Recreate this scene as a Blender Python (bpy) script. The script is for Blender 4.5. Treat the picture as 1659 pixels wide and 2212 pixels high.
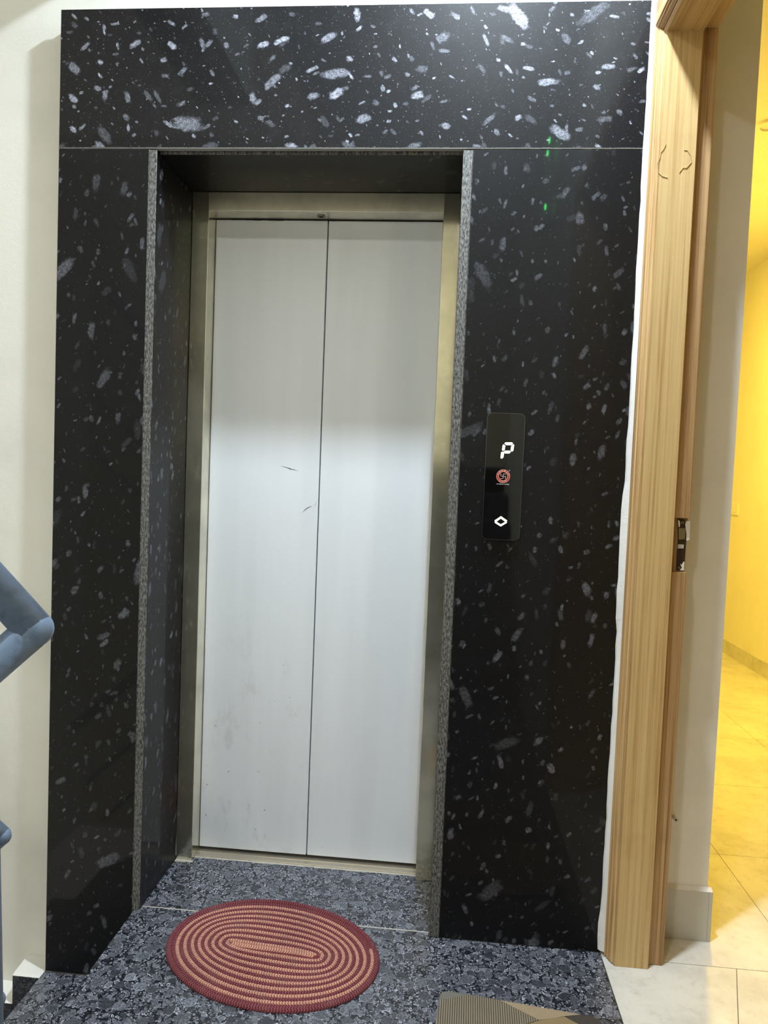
import bpy, bmesh, math, random
from mathutils import Vector, Matrix
random.seed(7)
for o in list(bpy.data.objects): bpy.data.objects.remove(o, do_unlink=True)
S = bpy.context.scene
C = S.collection
W, H, FPX = 1659, 2212, 1540.0
# ---------------------------------------------------------------- camera
CAM = Vector((0.3875, -1.8548, 1.2207))
CR = Vector((0.99560773, 0.08505632, 0.03912371))
CU = Vector((-0.04306197, 0.04497054, 0.99805978))
CF = Vector((-0.08313187, 0.99536078, -0.04843571))
cd = bpy.data.cameras.new('camera'); cam = bpy.data.objects.new('camera', cd); C.objects.link(cam)
cd.sensor_fit = 'VERTICAL'; cd.sensor_height = 36.0; cd.sensor_width = 27.0; cd.lens = FPX / H * 36.0
cd.clip_start = 0.02
cam.matrix_world = Matrix(((CR.x, CU.x, -CF.x, CAM.x), (CR.y, CU.y, -CF.y, CAM.y), (CR.z, CU.z, -CF.z, CAM.z), (0, 0, 0, 1)))
S.camera = cam
# ---------------------------------------------------------------- world, exposure
wd = bpy.data.worlds.new('world'); S.world = wd; wd.use_nodes = True
bg = wd.node_tree.nodes['Background']; bg.inputs[0].default_value = (1.0, 0.96, 0.86, 1); bg.inputs[1].default_value = 1.25
S.view_settings.view_transform = 'Standard'; S.view_settings.look = 'None'; S.view_settings.gamma = 1.0
S.view_settings.use_curve_mapping = False; S.view_settings.exposure = 0.0

# ---------------------------------------------------------------- helpers
def ray(u, v): return CF + CR * ((u - W / 2) / FPX) - CU * ((v - H / 2) / FPX)
def onp(u, v, ax, val):
    d = ray(u, v); return CAM + d * ((val - CAM[ax]) / d[ax])
ORG = {}
def tag(o, label=None, cat=None, group=None, kind=None):
    if label: o['label'] = label
    if cat: o['category'] = cat
    if group: o['group'] = group
    if kind: o['kind'] = kind
    return o
def empty(name, loc, label, cat=None, kind=None, group=None):
    o = bpy.data.objects.new(name, None); C.objects.link(o); o.location = loc; o.empty_display_size = 0.1
    ORG[o.name] = Vector(loc); return tag(o, label, cat, group, kind)
def obj(name, bm, mats, parent=None, smooth=False, label=None):
    org = ORG[parent.name] if parent else Vector((0, 0, 0))
    bmesh.ops.recalc_face_normals(bm, faces=bm.faces)
    bm.transform(Matrix.Translation(-org))
    me = bpy.data.meshes.new(name); bm.to_mesh(me); bm.free()
    for m in (mats if isinstance(mats, (list, tuple)) else [mats]): me.materials.append(m)
    if smooth:
        for p in me.polygons: p.use_smooth = True
    o = bpy.data.objects.new(name, me); C.objects.link(o)
    if parent: o.parent = parent
    ORG[o.name] = org
    if label: o['label'] = label
    return o
def box(bm, x0, x1, y0, y1, z0, z1, mi=0):
    v = [bm.verts.new(p) for p in ((x0,y0,z0),(x1,y0,z0),(x1,y1,z0),(x0,y1,z0),(x0,y0,z1),(x1,y0,z1),(x1,y1,z1),(x0,y1,z1))]
    fs = [bm.faces.new([v[i] for i in q]) for q in ((3,2,1,0),(4,5,6,7),(0,1,5,4),(1,2,6,5),(2,3,7,6),(3,0,4,7))]
    for f in fs: f.material_index = mi
    return fs
def bxo(name, dims, mat, parent=None, bev=0, seg=2, label=None):
    bm = bmesh.new(); box(bm, *dims)
    if bev: bmesh.ops.bevel(bm, geom=bm.edges[:], offset=bev, segments=seg, affect='EDGES', profile=0.5)
    return obj(name, bm, mat, parent, label=label)
def slab(bm, lo, hi, axis, sign, c=0.0015, edge=1):
    """box with its face on +-axis chamfered; the chamfer and the sides carry material `edge`"""
    a = axis; b, d = [i for i in (0, 1, 2) if i != a]
    f = hi[a] if sign > 0 else lo[a]; k = lo[a] if sign > 0 else hi[a]
    def P(av, bv, dv):
        p = [0, 0, 0]; p[a] = av; p[b] = bv; p[d] = dv; return bm.verts.new(p)
    q = lambda av, e: [P(av, lo[b]+e, lo[d]+e), P(av, hi[b]-e, lo[d]+e), P(av, hi[b]-e, hi[d]-e), P(av, lo[b]+e, hi[d]-e)]
    r0 = q(f, c); r1 = q(f - sign * c, 0); r2 = q(k, 0)
    bm.faces.new(r0); bm.faces.new(r2)
    for A, B in ((r0, r1), (r1, r2)):
        for i in range(4): bm.faces.new((A[i], A[(i+1) % 4], B[(i+1) % 4], B[i])).material_index = edge
def prism(bm, pts, axis, a0, a1, mi=0):
    """polygon (2d, in the two other axes in order) swept along axis"""
    b, d = [i for i in (0, 1, 2) if i != axis]
    def P(av, p):
        q = [0, 0, 0]; q[axis] = av; q[b] = p[0]; q[d] = p[1]; return bm.verts.new(q)
    A = [P(a0, p) for p in pts]; B = [P(a1, p) for p in pts]
    fs = [bm.faces.new(A), bm.faces.new(B)]
    for i in range(len(pts)): fs.append(bm.faces.new((A[i], A[(i+1) % len(pts)], B[(i+1) % len(pts)], B[i])))
    for f in fs: f.material_index = mi
def tube(bm, pts, r, n=16, cap=True, rnd=False):
    pts = [Vector(p) for p in pts]; rings = []
    for i, p in enumerate(pts):
        t = (pts[min(i+1, len(pts)-1)] - pts[max(i-1, 0)]).normalized()
        if 0 < i < len(pts)-1:
            d0 = (p - pts[i-1]).normalized(); d1 = (pts[i+1] - p).normalized()
            t = (d0 + d1).normalized(); 
        up = Vector((0, 1, 0)) if abs(t.y) < 0.9 else Vector((0, 0, 1))
        s = t.cross(up).normalized(); u = s.cross(t).normalized()
        k = 1.0
        if 0 < i < len(pts)-1: k = 1 / max(0.35, d0.dot(t))
        rings.append([bm.verts.new(p + s * (math.cos(2*math.pi*j/n) * r * k) + u * (math.sin(2*math.pi*j/n) * r)) for j in range(n)])
    for a, b in zip(rings, rings[1:]):
        for j in range(n): bm.faces.new((a[j], a[(j+1) % n], b[(j+1) % n], b[j]))
    if cap: bm.faces.new(rings[0]); bm.faces.new(rings[-1])
def disc(bm, c, r, ax, depth, n=32, r2=None):
    """short cylinder or, with r2, a ring; axis ax"""
    b, d = [i for i in (0, 1, 2) if i != ax]
    def ringv(rad, off):
        out = []
        for j in range(n):
            p = list(c); p[ax] += off; p[b] += rad * math.cos(2*math.pi*j/n); p[d] += rad * math.sin(2*math.pi*j/n); out.append(bm.verts.new(p))
        return out
    A, B = ringv(r, 0), ringv(r, depth)
    for j in range(n): bm.faces.new((A[j], A[(j+1) % n], B[(j+1) % n], B[j]))
    if r2 is None: bm.faces.new(A); bm.faces.new(B)
    else:
        A2, B2 = ringv(r2, 0), ringv(r2, depth)
        for X, Y in ((A, A2), (B, B2), (A2, B2)):
            for j in range(n): bm.faces.new((X[j], X[(j+1) % n], Y[(j+1) % n], Y[j]))
def rrect(x0, x1, z0, z1, r, n=6):
    out = []
    for cx, cz, a in ((x1-r, z1-r, 0), (x0+r, z1-r, 90), (x0+r, z0+r, 180), (x1-r, z0+r, 270)):
        for i in range(n+1):
            t = math.radians(a + 90*i/n); out.append((cx + r*math.cos(t), cz + r*math.sin(t)))
    return out
def text_bm(body, size, place, align='CENTER', bold=0.0):
    cu = bpy.data.curves.new('t', 'FONT'); cu.body = body; cu.size = size; cu.align_x = align; cu.align_y = 'CENTER'; cu.offset = bold; cu.resolution_u = 3
    ob = bpy.data.objects.new('t', cu); C.objects.link(ob)
    dg = bpy.context.evaluated_depsgraph_get(); me = bpy.data.meshes.new_from_object(ob.evaluated_get(dg))
    bm = bmesh.new(); bm.from_mesh(me); bm.transform(place)
    bpy.data.objects.remove(ob); bpy.data.curves.remove(cu); bpy.data.meshes.remove(me)
    return bm
def join_bm(dst, src):
    me = bpy.data.meshes.new('j'); src.to_mesh(me); src.free(); dst.from_mesh(me); bpy.data.meshes.remove(me)

# ---------------------------------------------------------------- materials
class NT:
    def __init__(s, name):
        s.m = bpy.data.materials.new(name); s.m.use_nodes = True; s.t = s.m.node_tree
        s.b = s.t.nodes['Principled BSDF']
    def put(s, sock, v):
        if v is None: return
        if isinstance(v, bpy.types.NodeSocket): s.t.links.new(v, sock)
        else: sock.default_value = v
    def n(s, typ, ins=(), **kw):
        nd = s.t.nodes.new('ShaderNode' + typ)
        for k, v in kw.items(): setattr(nd, k, v)
        for k, v in (ins.items() if isinstance(ins, dict) else enumerate(ins)): s.put(nd.inputs[k], v)
        return nd
    def math(s, op, a, b=0.0, c=None, clamp=False):
        nd = s.n('Math', (a, b) if c is None else (a, b, c), operation=op, use_clamp=clamp); return nd.outputs[0]
    def vmath(s, op, a, b=(0, 0, 0)):
        nd = s.n('VectorMath', (a, b), operation=op); return nd.outputs['Value'] if op in ('LENGTH', 'DOT_PRODUCT', 'DISTANCE') else nd.outputs[0]
    def mix(s, f, a, b):
        nd = s.n('Mix', data_type='RGBA'); s.put(nd.inputs[0], f); s.put(nd.inputs[6], a); s.put(nd.inputs[7], b); return nd.outputs[2]
    def mapr(s, v, a, b, c=0.0, d=1.0, smooth=True):
        nd = s.n('MapRange', (v, a, b, c, d), interpolation_type='SMOOTHSTEP' if smooth else 'LINEAR'); return nd.outputs[0]
    def noise(s, vec, scale, detail=3.0, rough=0.5, out=0):
        return s.n('TexNoise', {'Vector': vec, 'Scale': scale, 'Detail': detail, 'Roughness': rough}).outputs[out]
    def obj(s): return s.n('TexCoord').outputs['Object']
    def ramp(s, f, stops):
        nd = s.n('ValToRGB', (f,)); e = nd.color_ramp.elements
        while len(e) < len(stops): e.new(0.5)
        for el, (p, c) in zip(e, stops): el.position = p; el.color = (*c, 1) if len(c) == 3 else c
        return nd.outputs[0]
    def set(s, **kw):
        for k, v in kw.items(): s.put(s.b.inputs[k], v)
        return s.m
    def bump(s, h, dist, strength=1.0):
        s.put(s.b.inputs['Normal'], s.n('Bump', {'Height': h, 'Distance': dist, 'Strength': strength}).outputs[0])
def lin(r, g, b):
    f = lambda c: c/12.92 if c <= 0.04045 else ((c+0.055)/1.055)**2.4
    return (f(r/255), f(g/255), f(b/255), 1)
def plane_uv(t, o, ab):
    sx = t.n('SeparateXYZ', (o,)).outputs
    return t.n('CombineXYZ', (sx[ab[0]], sx[ab[1]], 0.0)).outputs[0]
def plain(name, col, rough=0.5, metal=0.0, spec=None, emit=None, es=0.0):
    t = NT(name); t.set(**{'Base Color': col, 'Roughness': rough, 'Metallic': metal})
    if spec is not None: t.set(**{'Specular IOR Level': spec})
    if emit: t.set(**{'Emission Color': emit, 'Emission Strength': es})
    return t.m

def chip_layer(t, uv, scale, amin, amax, ratio, dens, bias, seed, soft=0.25):
    """scattered elongated feldspar flecks: one rotated ellipse per Voronoi cell"""
    uv = t.vmath('ADD', uv, (seed * 3.17, seed * 1.73, 0))
    vo = t.n('TexVoronoi', {'Vector': uv, 'Scale': scale, 'Randomness': 0.9}, voronoi_dimensions='2D', feature='F1')
    loc = t.vmath('SUBTRACT', uv, vo.outputs['Position'])
    col = t.n('SeparateColor', (vo.outputs['Color'],)).outputs
    ang = t.math('MULTIPLY_ADD', t.math('SUBTRACT', col[0], 0.5), bias[1], bias[0])
    rot = t.n('VectorRotate', {'Vector': loc, 'Angle': ang}, rotation_type='Z_AXIS').outputs[0]
    a = t.math('MULTIPLY_ADD', t.math('POWER', col[1], 2.0), amax - amin, amin)
    h = t.math('FRACT', t.math('MULTIPLY', col[0], 7.31))
    b = t.math('MULTIPLY', a, t.math('MULTIPLY_ADD', h, ratio[1] - ratio[0], ratio[0]))
    sp = t.n('SeparateXYZ', (rot,)).outputs
    e = t.math('POWER', t.math('ADD', t.math('POWER', t.math('ABSOLUTE', t.math('DIVIDE', sp[0], a)), 2.6), t.math('POWER', t.math('ABSOLUTE', t.math('DIVIDE', sp[1], b)), 2.6)), 0.4)
    wob = t.noise(uv, 2.2 / amax, 2.0)
    e = t.math('ADD', e, t.math('MULTIPLY', t.math('SUBTRACT', wob, 0.5), 0.9))
    m = t.mapr(e, 1.0, 1.0 - soft, 0.0, 1.0)
    pres = t.math('LESS_THAN', col[2], dens)
    h2 = t.math('FRACT', t.math('MULTIPLY', col[1], 13.7))
    return t.math('MULTIPLY', t.math('MULTIPLY', m, pres), t.math('MULTIPLY_ADD', t.math('POWER', h2, 1.6), 0.85, 0.15))

def granite(name, ab, bias, amount=1.0, seed=0.0, big=0.5, mid=0.7):
    t = NT(name); o = t.obj(); uv = plane_uv(t, o, ab)
    warp = t.n('TexNoise', {'Vector': uv, 'Scale': 60.0, 'Detail': 2.0}).outputs['Color']
    uvw = t.vmath('ADD', uv, t.n('VectorMath', (t.vmath('SUBTRACT', warp, (0.5, 0.5, 0.5)), (0.006, 0.006, 0)), operation='MULTIPLY').outputs[0])
    L1 = chip_layer(t, uvw, 7.5, 0.013, 0.048, (0.3, 0.5), big, bias, 1 + seed, 0.5)
    L2 = chip_layer(t, uvw, 15.0, 0.006, 0.024, (0.3, 0.6), mid, bias, 2 + seed, 0.55)
    L3 = chip_layer(t, uvw, 27.0, 0.003, 0.013, (0.35, 0.75), mid * 0.85, bias, 3 + seed, 0.6)
    L4 = chip_layer(t, uv, 80.0, 0.0007, 0.0032, (0.4, 0.9), 0.34, bias, 4 + seed, 0.6)
    L5 = chip_layer(t, uv, 240.0, 0.0004, 0.0010, (0.6, 1.0), 0.22, bias, 5 + seed, 0.6)
    mx = t.math('MAXIMUM', t.math('MAXIMUM', L1, L2), L3)
    ret = t.noise(uv, 420.0, 2.0, 0.7)
    ret2 = t.noise(uv, 130.0, 2.0)
    mott = t.math('MULTIPLY_ADD', t.mapr(ret, 0.34, 0.66), 0.7, t.math('MULTIPLY', t.mapr(ret2, 0.3, 0.7), 0.45))
    chips = t.math('MULTIPLY', mx, mott)
    chips = t.math('MAXIMUM', chips, t.math('MULTIPLY', t.math('MAXIMUM', L4, L5), 0.42))
    hz = t.math('MULTIPLY', t.mapr(t.noise(uvw, 26.0, 4.0, 0.65), 0.5, 0.8), 0.012)
    chips = t.math('MULTIPLY', t.math('MAXIMUM', chips, hz), amount, clamp=True)
    base = t.mix(chips, (0.0026, 0.0027, 0.004, 1), (0.52, 0.55, 0.66, 1))
    t.set(**{'Base Color': base, 'Roughness': 0.47, 'Specular IOR Level': 0.19, 'Coat Weight': 0.17, 'Coat Roughness': 0.03, 'Coat IOR': 1.5})
    return t.m

def pebble_granite(name, ab, dark=1.0):
    """orbicular granite: rounded grey stones with thin pale rims packed in a blue-black matrix"""
    t = NT(name); o = t.obj(); uv = plane_uv(t, o, ab)
    w1 = t.n('TexNoise', {'Vector': uv, 'Scale': 70.0, 'Detail': 3.0}).outputs['Color']
    uvw = t.vmath('ADD', uv, t.n('VectorMath', (t.vmath('SUBTRACT', w1, (0.5, 0.5, 0.5)), (0.007, 0.007, 0)), operation='MULTIPLY').outputs[0])
    med = t.noise(uv, 190.0, 4.0, 0.7); fine = t.noise(uv, 600.0, 2.0, 0.6)
    tex = t.math('MULTIPLY', t.math('MULTIPLY_ADD', t.mapr(med, 0.3, 0.7), 0.9, 0.4), t.math('MULTIPLY_ADD', t.mapr(fine, 0.3, 0.7), 0.7, 0.6))
    def stones(scale, amax, dens, rimw, seed):
        u2 = t.vmath('ADD', uvw, (seed * 2.3, seed * 1.1, 0))
        vo = t.n('TexVoronoi', {'Vector': u2, 'Scale': scale, 'Randomness': 0.85}, voronoi_dimensions='2D', feature='F1')
        loc = t.vmath('SUBTRACT', u2, vo.outputs['Position']); col = t.n('SeparateColor', (vo.outputs['Color'],)).outputs
        rot = t.n('VectorRotate', {'Vector': loc, 'Angle': t.math('MULTIPLY', col[0], 3.14)}, rotation_type='Z_AXIS').outputs[0]
        a = t.math('MULTIPLY_ADD', col[1], amax * 0.55, amax * 0.45)
        sp = t.n('SeparateXYZ', (rot,)).outputs
        bb = t.math('MULTIPLY', a, t.math('MULTIPLY_ADD', t.math('FRACT', t.math('MULTIPLY', col[0], 5.7)), 0.45, 0.55))
        e = t.math('SQRT', t.math('ADD', t.math('POWER', t.math('ABSOLUTE', t.math('DIVIDE', sp[0], a)), 2.0), t.math('POWER', t.math('ABSOLUTE', t.math('DIVIDE', sp[1], bb)), 2.0)))
        e = t.math('ADD', e, t.math('MULTIPLY', t.math('SUBTRACT', t.noise(u2, 1.1 / amax, 3.0, 0.6), 0.5), 0.55))
        ed = t.n('TexVoronoi', {'Vector': u2, 'Scale': scale, 'Randomness': 0.85}, voronoi_dimensions='2D', feature='DISTANCE_TO_EDGE').outputs['Distance']
        m = t.math('MULTIPLY', t.mapr(e, 1.0, 0.92), t.mapr(ed, 0.03, 0.075))
        m = t.math('MULTIPLY', m, t.math('LESS_THAN', col[2], dens))
        rim = t.math('MULTIPLY', t.mapr(e, 1.0 - rimw, 0.97), t.math('POWER', t.math('FRACT', t.math('MULTIPLY', col[1], 9.1)), 2.5))
        body = t.math('MULTIPLY_ADD', t.math('FRACT', t.math('MULTIPLY', col[2], 11.3)), 0.15, 0.045)
        v = t.math('MULTIPLY', t.math('MULTIPLY', t.math('ADD', body, t.math('MULTIPLY', rim, 0.62)), tex), m)
        return v, m
    v, _ = stones(150.0, 0.0044, 0.75, 0.5, 3.0)
    v = t.math('MULTIPLY', v, 1.25)
    for sc, am, de, rw, sd in ((86.0, 0.0082, 0.62, 0.30, 2.0), (50.0, 0.0135, 0.50, 0.20, 1.0), (30.0, 0.021, 0.34, 0.14, 0.0)):
        v2, m2 = stones(sc, am, de, rw, sd)
        v = t.n('Mix', {0: m2, 2: v, 3: v2}).outputs[0]
    mat_ = t.math('MULTIPLY', t.mapr(t.noise(uv, 130.0, 4.0, 0.75), 0.5, 0.72), 0.10)
    v = t.math('MAXIMUM', v, mat_)
    v = t.math('MULTIPLY', t.math('POWER', v, 1.3), 2.3 * dark, clamp=True)
    base = t.mix(v, (0.007, 0.008, 0.014, 1), (0.74, 0.79, 0.92, 1))
    t.set(**{'Base Color': base, 'Roughness': 0.34, 'Coat Weight': 0.25, 'Coat Roughness': 0.12})
    return t.m

def wood(name, axis, c0, c1, c2, streak=1.0, rough=0.5):
    t = NT(name); o = t.obj()
    sc = [120.0, 120.0, 120.0]; sc[axis] = 1.1
    v = t.n('VectorMath', (o, tuple(sc)), operation='MULTIPLY').outputs[0]
    n1 = t.noise(v, 1.0, 4.0, 0.55)
    sc2 = [300.0, 300.0, 300.0]; sc2[axis] = 5.0
    v2 = t.n('VectorMath', (o, tuple(sc2)), operation='MULTIPLY').outputs[0]
    n2 = t.noise(v2, 1.0, 3.0, 0.6)
    sc3 = [150.0, 150.0, 150.0]; sc3[axis] = 1.0
    n3 = t.noise(t.n('VectorMath', (o, tuple(sc3)), operation='MULTIPLY').outputs[0], 1.0, 2.0)
    f = t.math('MULTIPLY_ADD', n2, 0.35, t.math('MULTIPLY', n1, 0.65))
    col = t.ramp(f, [(0.30, c2[:3]), (0.46, c1[:3]), (0.62, c0[:3])])
    line = t.mapr(n3, 0.62, 0.72, 0.0, 0.55 * streak)
    col = t.mix(line, col, c2)
    big = t.noise(o, 5.0, 4.0, 0.6)
    col = t.mix(t.mapr(big, 0.56, 0.75, 0.0, 0.35), col, c2)
    t.set(**{'Base Color': col, 'Roughness': rough})
    t.bump(f, 0.0006, 0.6)
    return t.m

def plaster(name, col, var=0.06, bump=0.0004):
    t = NT(name); o = t.obj()
    n = t.noise(o, 3.0, 5.0, 0.6); n2 = t.noise(o, 220.0, 3.0)
    dk = tuple(c * (1 - var * 2.2) for c in col[:3]) + (1,)
    t.set(**{'Base Color': t.mix(t.mapr(n, 0.4, 0.75), col, dk), 'Roughness': 0.62})
    t.bump(t.math('ADD', n2, t.math('MULTIPLY', t.noise(o, 40.0, 3.0), 1.5)), bump, 0.6)
    return t.m

M = {}
HORIZ, VERT = (0.35, 2.2), (1.55, 1.9)
M['gran_lintel'] = granite('granite_lintel', 'XZ', HORIZ, 0.85, 0.0, 0.55, 0.95)
M['gran_front'] = granite('granite_front', 'XZ', (-1.25, 1.7), 0.27, 0.37, 0.40, 0.92)  # same stone as the lintel; weaker lamp light put into dimmer fleck colour
M['gran_reveal'] = granite('granite_reveal', 'YZ', (-1.4, 1.2), 0.42, 0.61, 0.36, 0.92)
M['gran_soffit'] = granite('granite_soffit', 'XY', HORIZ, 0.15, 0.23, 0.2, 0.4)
t = NT('granite_sawn_edge'); o = t.obj()
M['gran_edge'] = t.set(**{'Base Color': t.mix(t.mapr(t.noise(t.n('VectorMath', (o, (260., 260., 90.)), operation='MULTIPLY').outputs[0], 1.0, 4.0, 0.7), 0.36, 0.66), (0.016, 0.016, 0.015, 1), (0.20, 0.20, 0.195, 1)), 'Roughness': 0.6}); 
M['floor_gran'] = pebble_granite('floor_granite', 'XY')
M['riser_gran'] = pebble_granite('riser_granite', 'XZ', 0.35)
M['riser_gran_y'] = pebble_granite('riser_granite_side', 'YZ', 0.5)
M['grout'] = plaster('grout', (0.50, 0.47, 0.41, 1), 0.15)
M['wall'] = plaster('cream_paint', (0.74, 0.735, 0.69, 1), 0.05)
M['wall_white'] = plaster('white_paint', (0.78, 0.77, 0.73, 1), 0.05)
M['room_wall'] = plaster('room_cream_paint', (0.82, 0.80, 0.72, 1), 0.03)
M['wall_taupe'] = plaster('dull_cream_paint', (0.58, 0.54, 0.40, 1), 0.05)
M['joint'] = plaster('grey_joint', (0.30, 0.30, 0.29, 1), 0.1)
M['caulk'] = plaster('white_filler', (0.80, 0.80, 0.80, 1), 0.08, 0.001)
M['wood'] = wood('varnished_wood', 2, lin(206, 180, 130), lin(194, 164, 112), lin(160, 124, 76))
M['wood_y'] = wood('varnished_wood_header', 1, lin(196, 166, 116), lin(180, 148, 98), lin(144, 108, 62))
M['wood_dark'] = wood('worn_wood', 2, lin(184, 152, 108), lin(160, 126, 84), lin(112, 80, 48), 1.3, 0.6)
M['wood_mould'] = wood('moulding_wood', 2, lin(208, 176, 126), lin(176, 138, 88), lin(116, 82, 50), 1.6, 0.6)
M['wood_mould_y'] = wood('moulding_wood_header', 1, lin(208, 176, 126), lin(176, 138, 88), lin(116, 82, 50), 1.6, 0.6)
# brushed stainless
def steel(name, col, rough, axis):
    t = NT(name); o = t.obj(); sc = [30.0, 30.0, 30.0]
    for i in range(3):
        if i != axis: sc[i] = 900.0
    sc[axis] = 6.0
    n = t.noise(t.n('VectorMath', (o, tuple(sc)), operation='MULTIPLY').outputs[0], 1.0, 3.0)
    sm = t.noise(o, 7.0, 4.0, 0.6)
    t.set(**{'Base Color': t.mix(t.mapr(sm, 0.35, 0.7), col, tuple(c * 0.72 for c in col[:3]) + (1,)), 'Metallic': 0.9,
             'Roughness': t.math('MULTIPLY_ADD', n, 0.12, rough)})
    return t.m
M['steel_h'] = steel('stainless_header', (0.86, 0.83, 0.72, 1), 0.26, 0)
M['steel_v'] = steel('stainless_jamb', (0.82, 0.78, 0.62, 1), 0.09, 0)
t = NT('lift_door_steel'); o = t.obj()
n1 = t.noise(t.n('VectorMath', (o, (9., 9., .7)), operation='MULTIPLY').outputs[0], 1.0, 3.0)
n2 = t.noise(t.n('VectorMath', (o, (900., 900., 8.)), operation='MULTIPLY').outputs[0], 1.0, 2.0)
spk = t.n('TexVoronoi', {'Vector': o, 'Scale': 42.0}, feature='F1'); sc_ = t.n('SeparateColor', (spk.outputs['Color'],)).outputs
zz = t.n('SeparateXYZ', (o,)).outputs[2]; xx = t.n('SeparateXYZ', (o,)).outputs[0]
low = t.mapr(zz, 1.0, 0.15); lft = t.mapr(xx, 0.12, -0.12)
dots = t.math('MULTIPLY', t.mapr(spk.outputs['Distance'], 0.13, 0.06), t.math('MULTIPLY', t.math('LESS_THAN', sc_[0], 0.16), t.math('MULTIPLY', low, t.math('MULTIPLY_ADD', lft, 0.8, 0.2))))
smg = t.math('MULTIPLY', t.mapr(t.noise(t.n('VectorMath', (o, (14., 14., 7.)), operation='MULTIPLY').outputs[0], 1.0, 6.0, 0.75), 0.52, 0.72), t.math('MULTIPLY', low, lft))
dc = t.mix(t.mapr(n1, 0.3, 0.7), (0.76, 0.795, 0.85, 1), (0.70, 0.735, 0.785, 1))
dc = t.mix(t.math('MULTIPLY', smg, 0.35), dc, (0.33, 0.32, 0.30, 1))
dc = t.mix(t.math('MULTIPLY', dots, 0.75), dc, (0.16, 0.13, 0.12, 1))
M['door'] = t.set(**{'Base Color': dc, 'Roughness': t.math('MULTIPLY_ADD', n2, 0.1, 0.36), 'Specular IOR Level': 0.45})
M['black'] = plain('dark_void', (0.004, 0.004, 0.004, 1), 0.8)
M['alu'] = plain('aluminium_sill', (0.62, 0.57, 0.48, 1), 0.35, 0.9)
M['glass_black'] = plain('black_glass', (0.004, 0.004, 0.004, 1), 0.03, 0.0, 0.5)
M['bezel'] = plain('dark_chrome_bezel', (0.13, 0.13, 0.135, 1), 0.2, 1.0)
M['led'] = plain('led_white', (0.9, 1, 0.85, 1), 0.4, emit=(0.80, 1.0, 0.66, 1), es=1.9)
M['led2'] = plain('led_warm', (1, 1, 0.8, 1), 0.4, emit=(1.0, 0.97, 0.62, 1), es=1.9)
M['red'] = plain('red_print', (0.42, 0.035, 0.025, 1), 0.4)
M['pink'] = plain('pale_print', (0.75, 0.45, 0.40, 1), 0.4)
M['whiteprint'] = plain('white_print', (0.62, 0.62, 0.66, 1), 0.4)
t = NT('slate_blue_paint'); o = t.obj()
M['rail'] = t.set(**{'Base Color': t.mix(t.mapr(t.noise(o, 60.0, 4.0, 0.6), 0.45, 0.7), (0.125, 0.18, 0.275, 1), (0.095, 0.135, 0.205, 1)), 'Roughness': 0.36})
t.bump(t.noise(o, 130.0, 2.0), 0.0006, 0.5)
# braid
def braid(name, ca, cb, thr):
    t = NT(name); uv = t.n('UVMap').outputs[0]; s = t.n('SeparateXYZ', (uv,)).outputs
    av = t.math('ABSOLUTE', t.math('SUBTRACT', t.math('MODULO', t.math('MULTIPLY', s[1], 6.0), 2.0), 1.0))
    ph = t.math('ADD', t.math('MULTIPLY', s[0], 300.0), t.math('MULTIPLY', av, 0.8))
    saw = t.math('PINGPONG', ph, 1.0)
    nz = t.noise(t.obj(), 500.0, 3.0)
    f = t.mapr(t.math('MULTIPLY_ADD', t.math('SUBTRACT', nz, 0.5), 0.7, saw), thr - 0.18, thr + 0.18)
    dirt = t.mapr(t.noise(t.obj(), 22.0, 3.0), 0.45, 0.75, 0.0, 0.25)
    c = t.mix(dirt, t.mix(f, cb, ca), (0.20, 0.12, 0.11, 1))
    t.set(**{'Base Color': c, 'Roughness': 0.9, 'Specular IOR Level': 0.15})
    t.bump(saw, 0.0015, 0.8); return t.m
M['braid_tan'] = braid('tan_braid', lin(208, 158, 134), lin(134, 74, 74), 0.36)
M['braid_red'] = braid('maroon_braid', lin(150, 90, 90), lin(96, 44, 54), 0.72)
M['rug_back'] = plain('rug_backing', lin(112, 56, 58), 0.95, spec=0.1)
# mat
t = NT('mat_ribbed'); o = t.obj(); s = t.n('SeparateXYZ', (o,)).outputs
w = t.math('SINE', t.math('MULTIPLY', t.math('ADD', s[0], t.math('MULTIPLY', s[1], -0.04)), 2 * math.pi / 0.0052))
M['mat_rib'] = t.set(**{'Base Color': t.mix(t.mapr(w, -0.5, 0.6), lin(80, 75, 68), lin(146, 133, 110)), 'Roughness': 0.85}); t.bump(w, 0.0012, 0.8)
def carpet(name, c):
    t = NT(name); o = t.obj(); n = t.noise(o, 700.0, 2.0)
    t.set(**{'Base Color': t.mix(n, tuple(x * 0.75 for x in c[:3]) + (1,), tuple(min(1, x * 1.2) for x in c[:3]) + (1,)), 'Roughness': 0.95, 'Specular IOR Level': 0.1})
    t.bump(n, 0.0008, 0.6); return t.m
M['mat_beige'] = carpet('mat_beige', lin(150, 134, 110)); M['mat_tan'] = carpet('mat_tan', lin(134, 117, 88))
M['mat_dark'] = carpet('mat_dark', lin(70, 65, 61)); M['mat_grey'] = carpet('mat_grey', lin(112, 110, 102))
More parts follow.
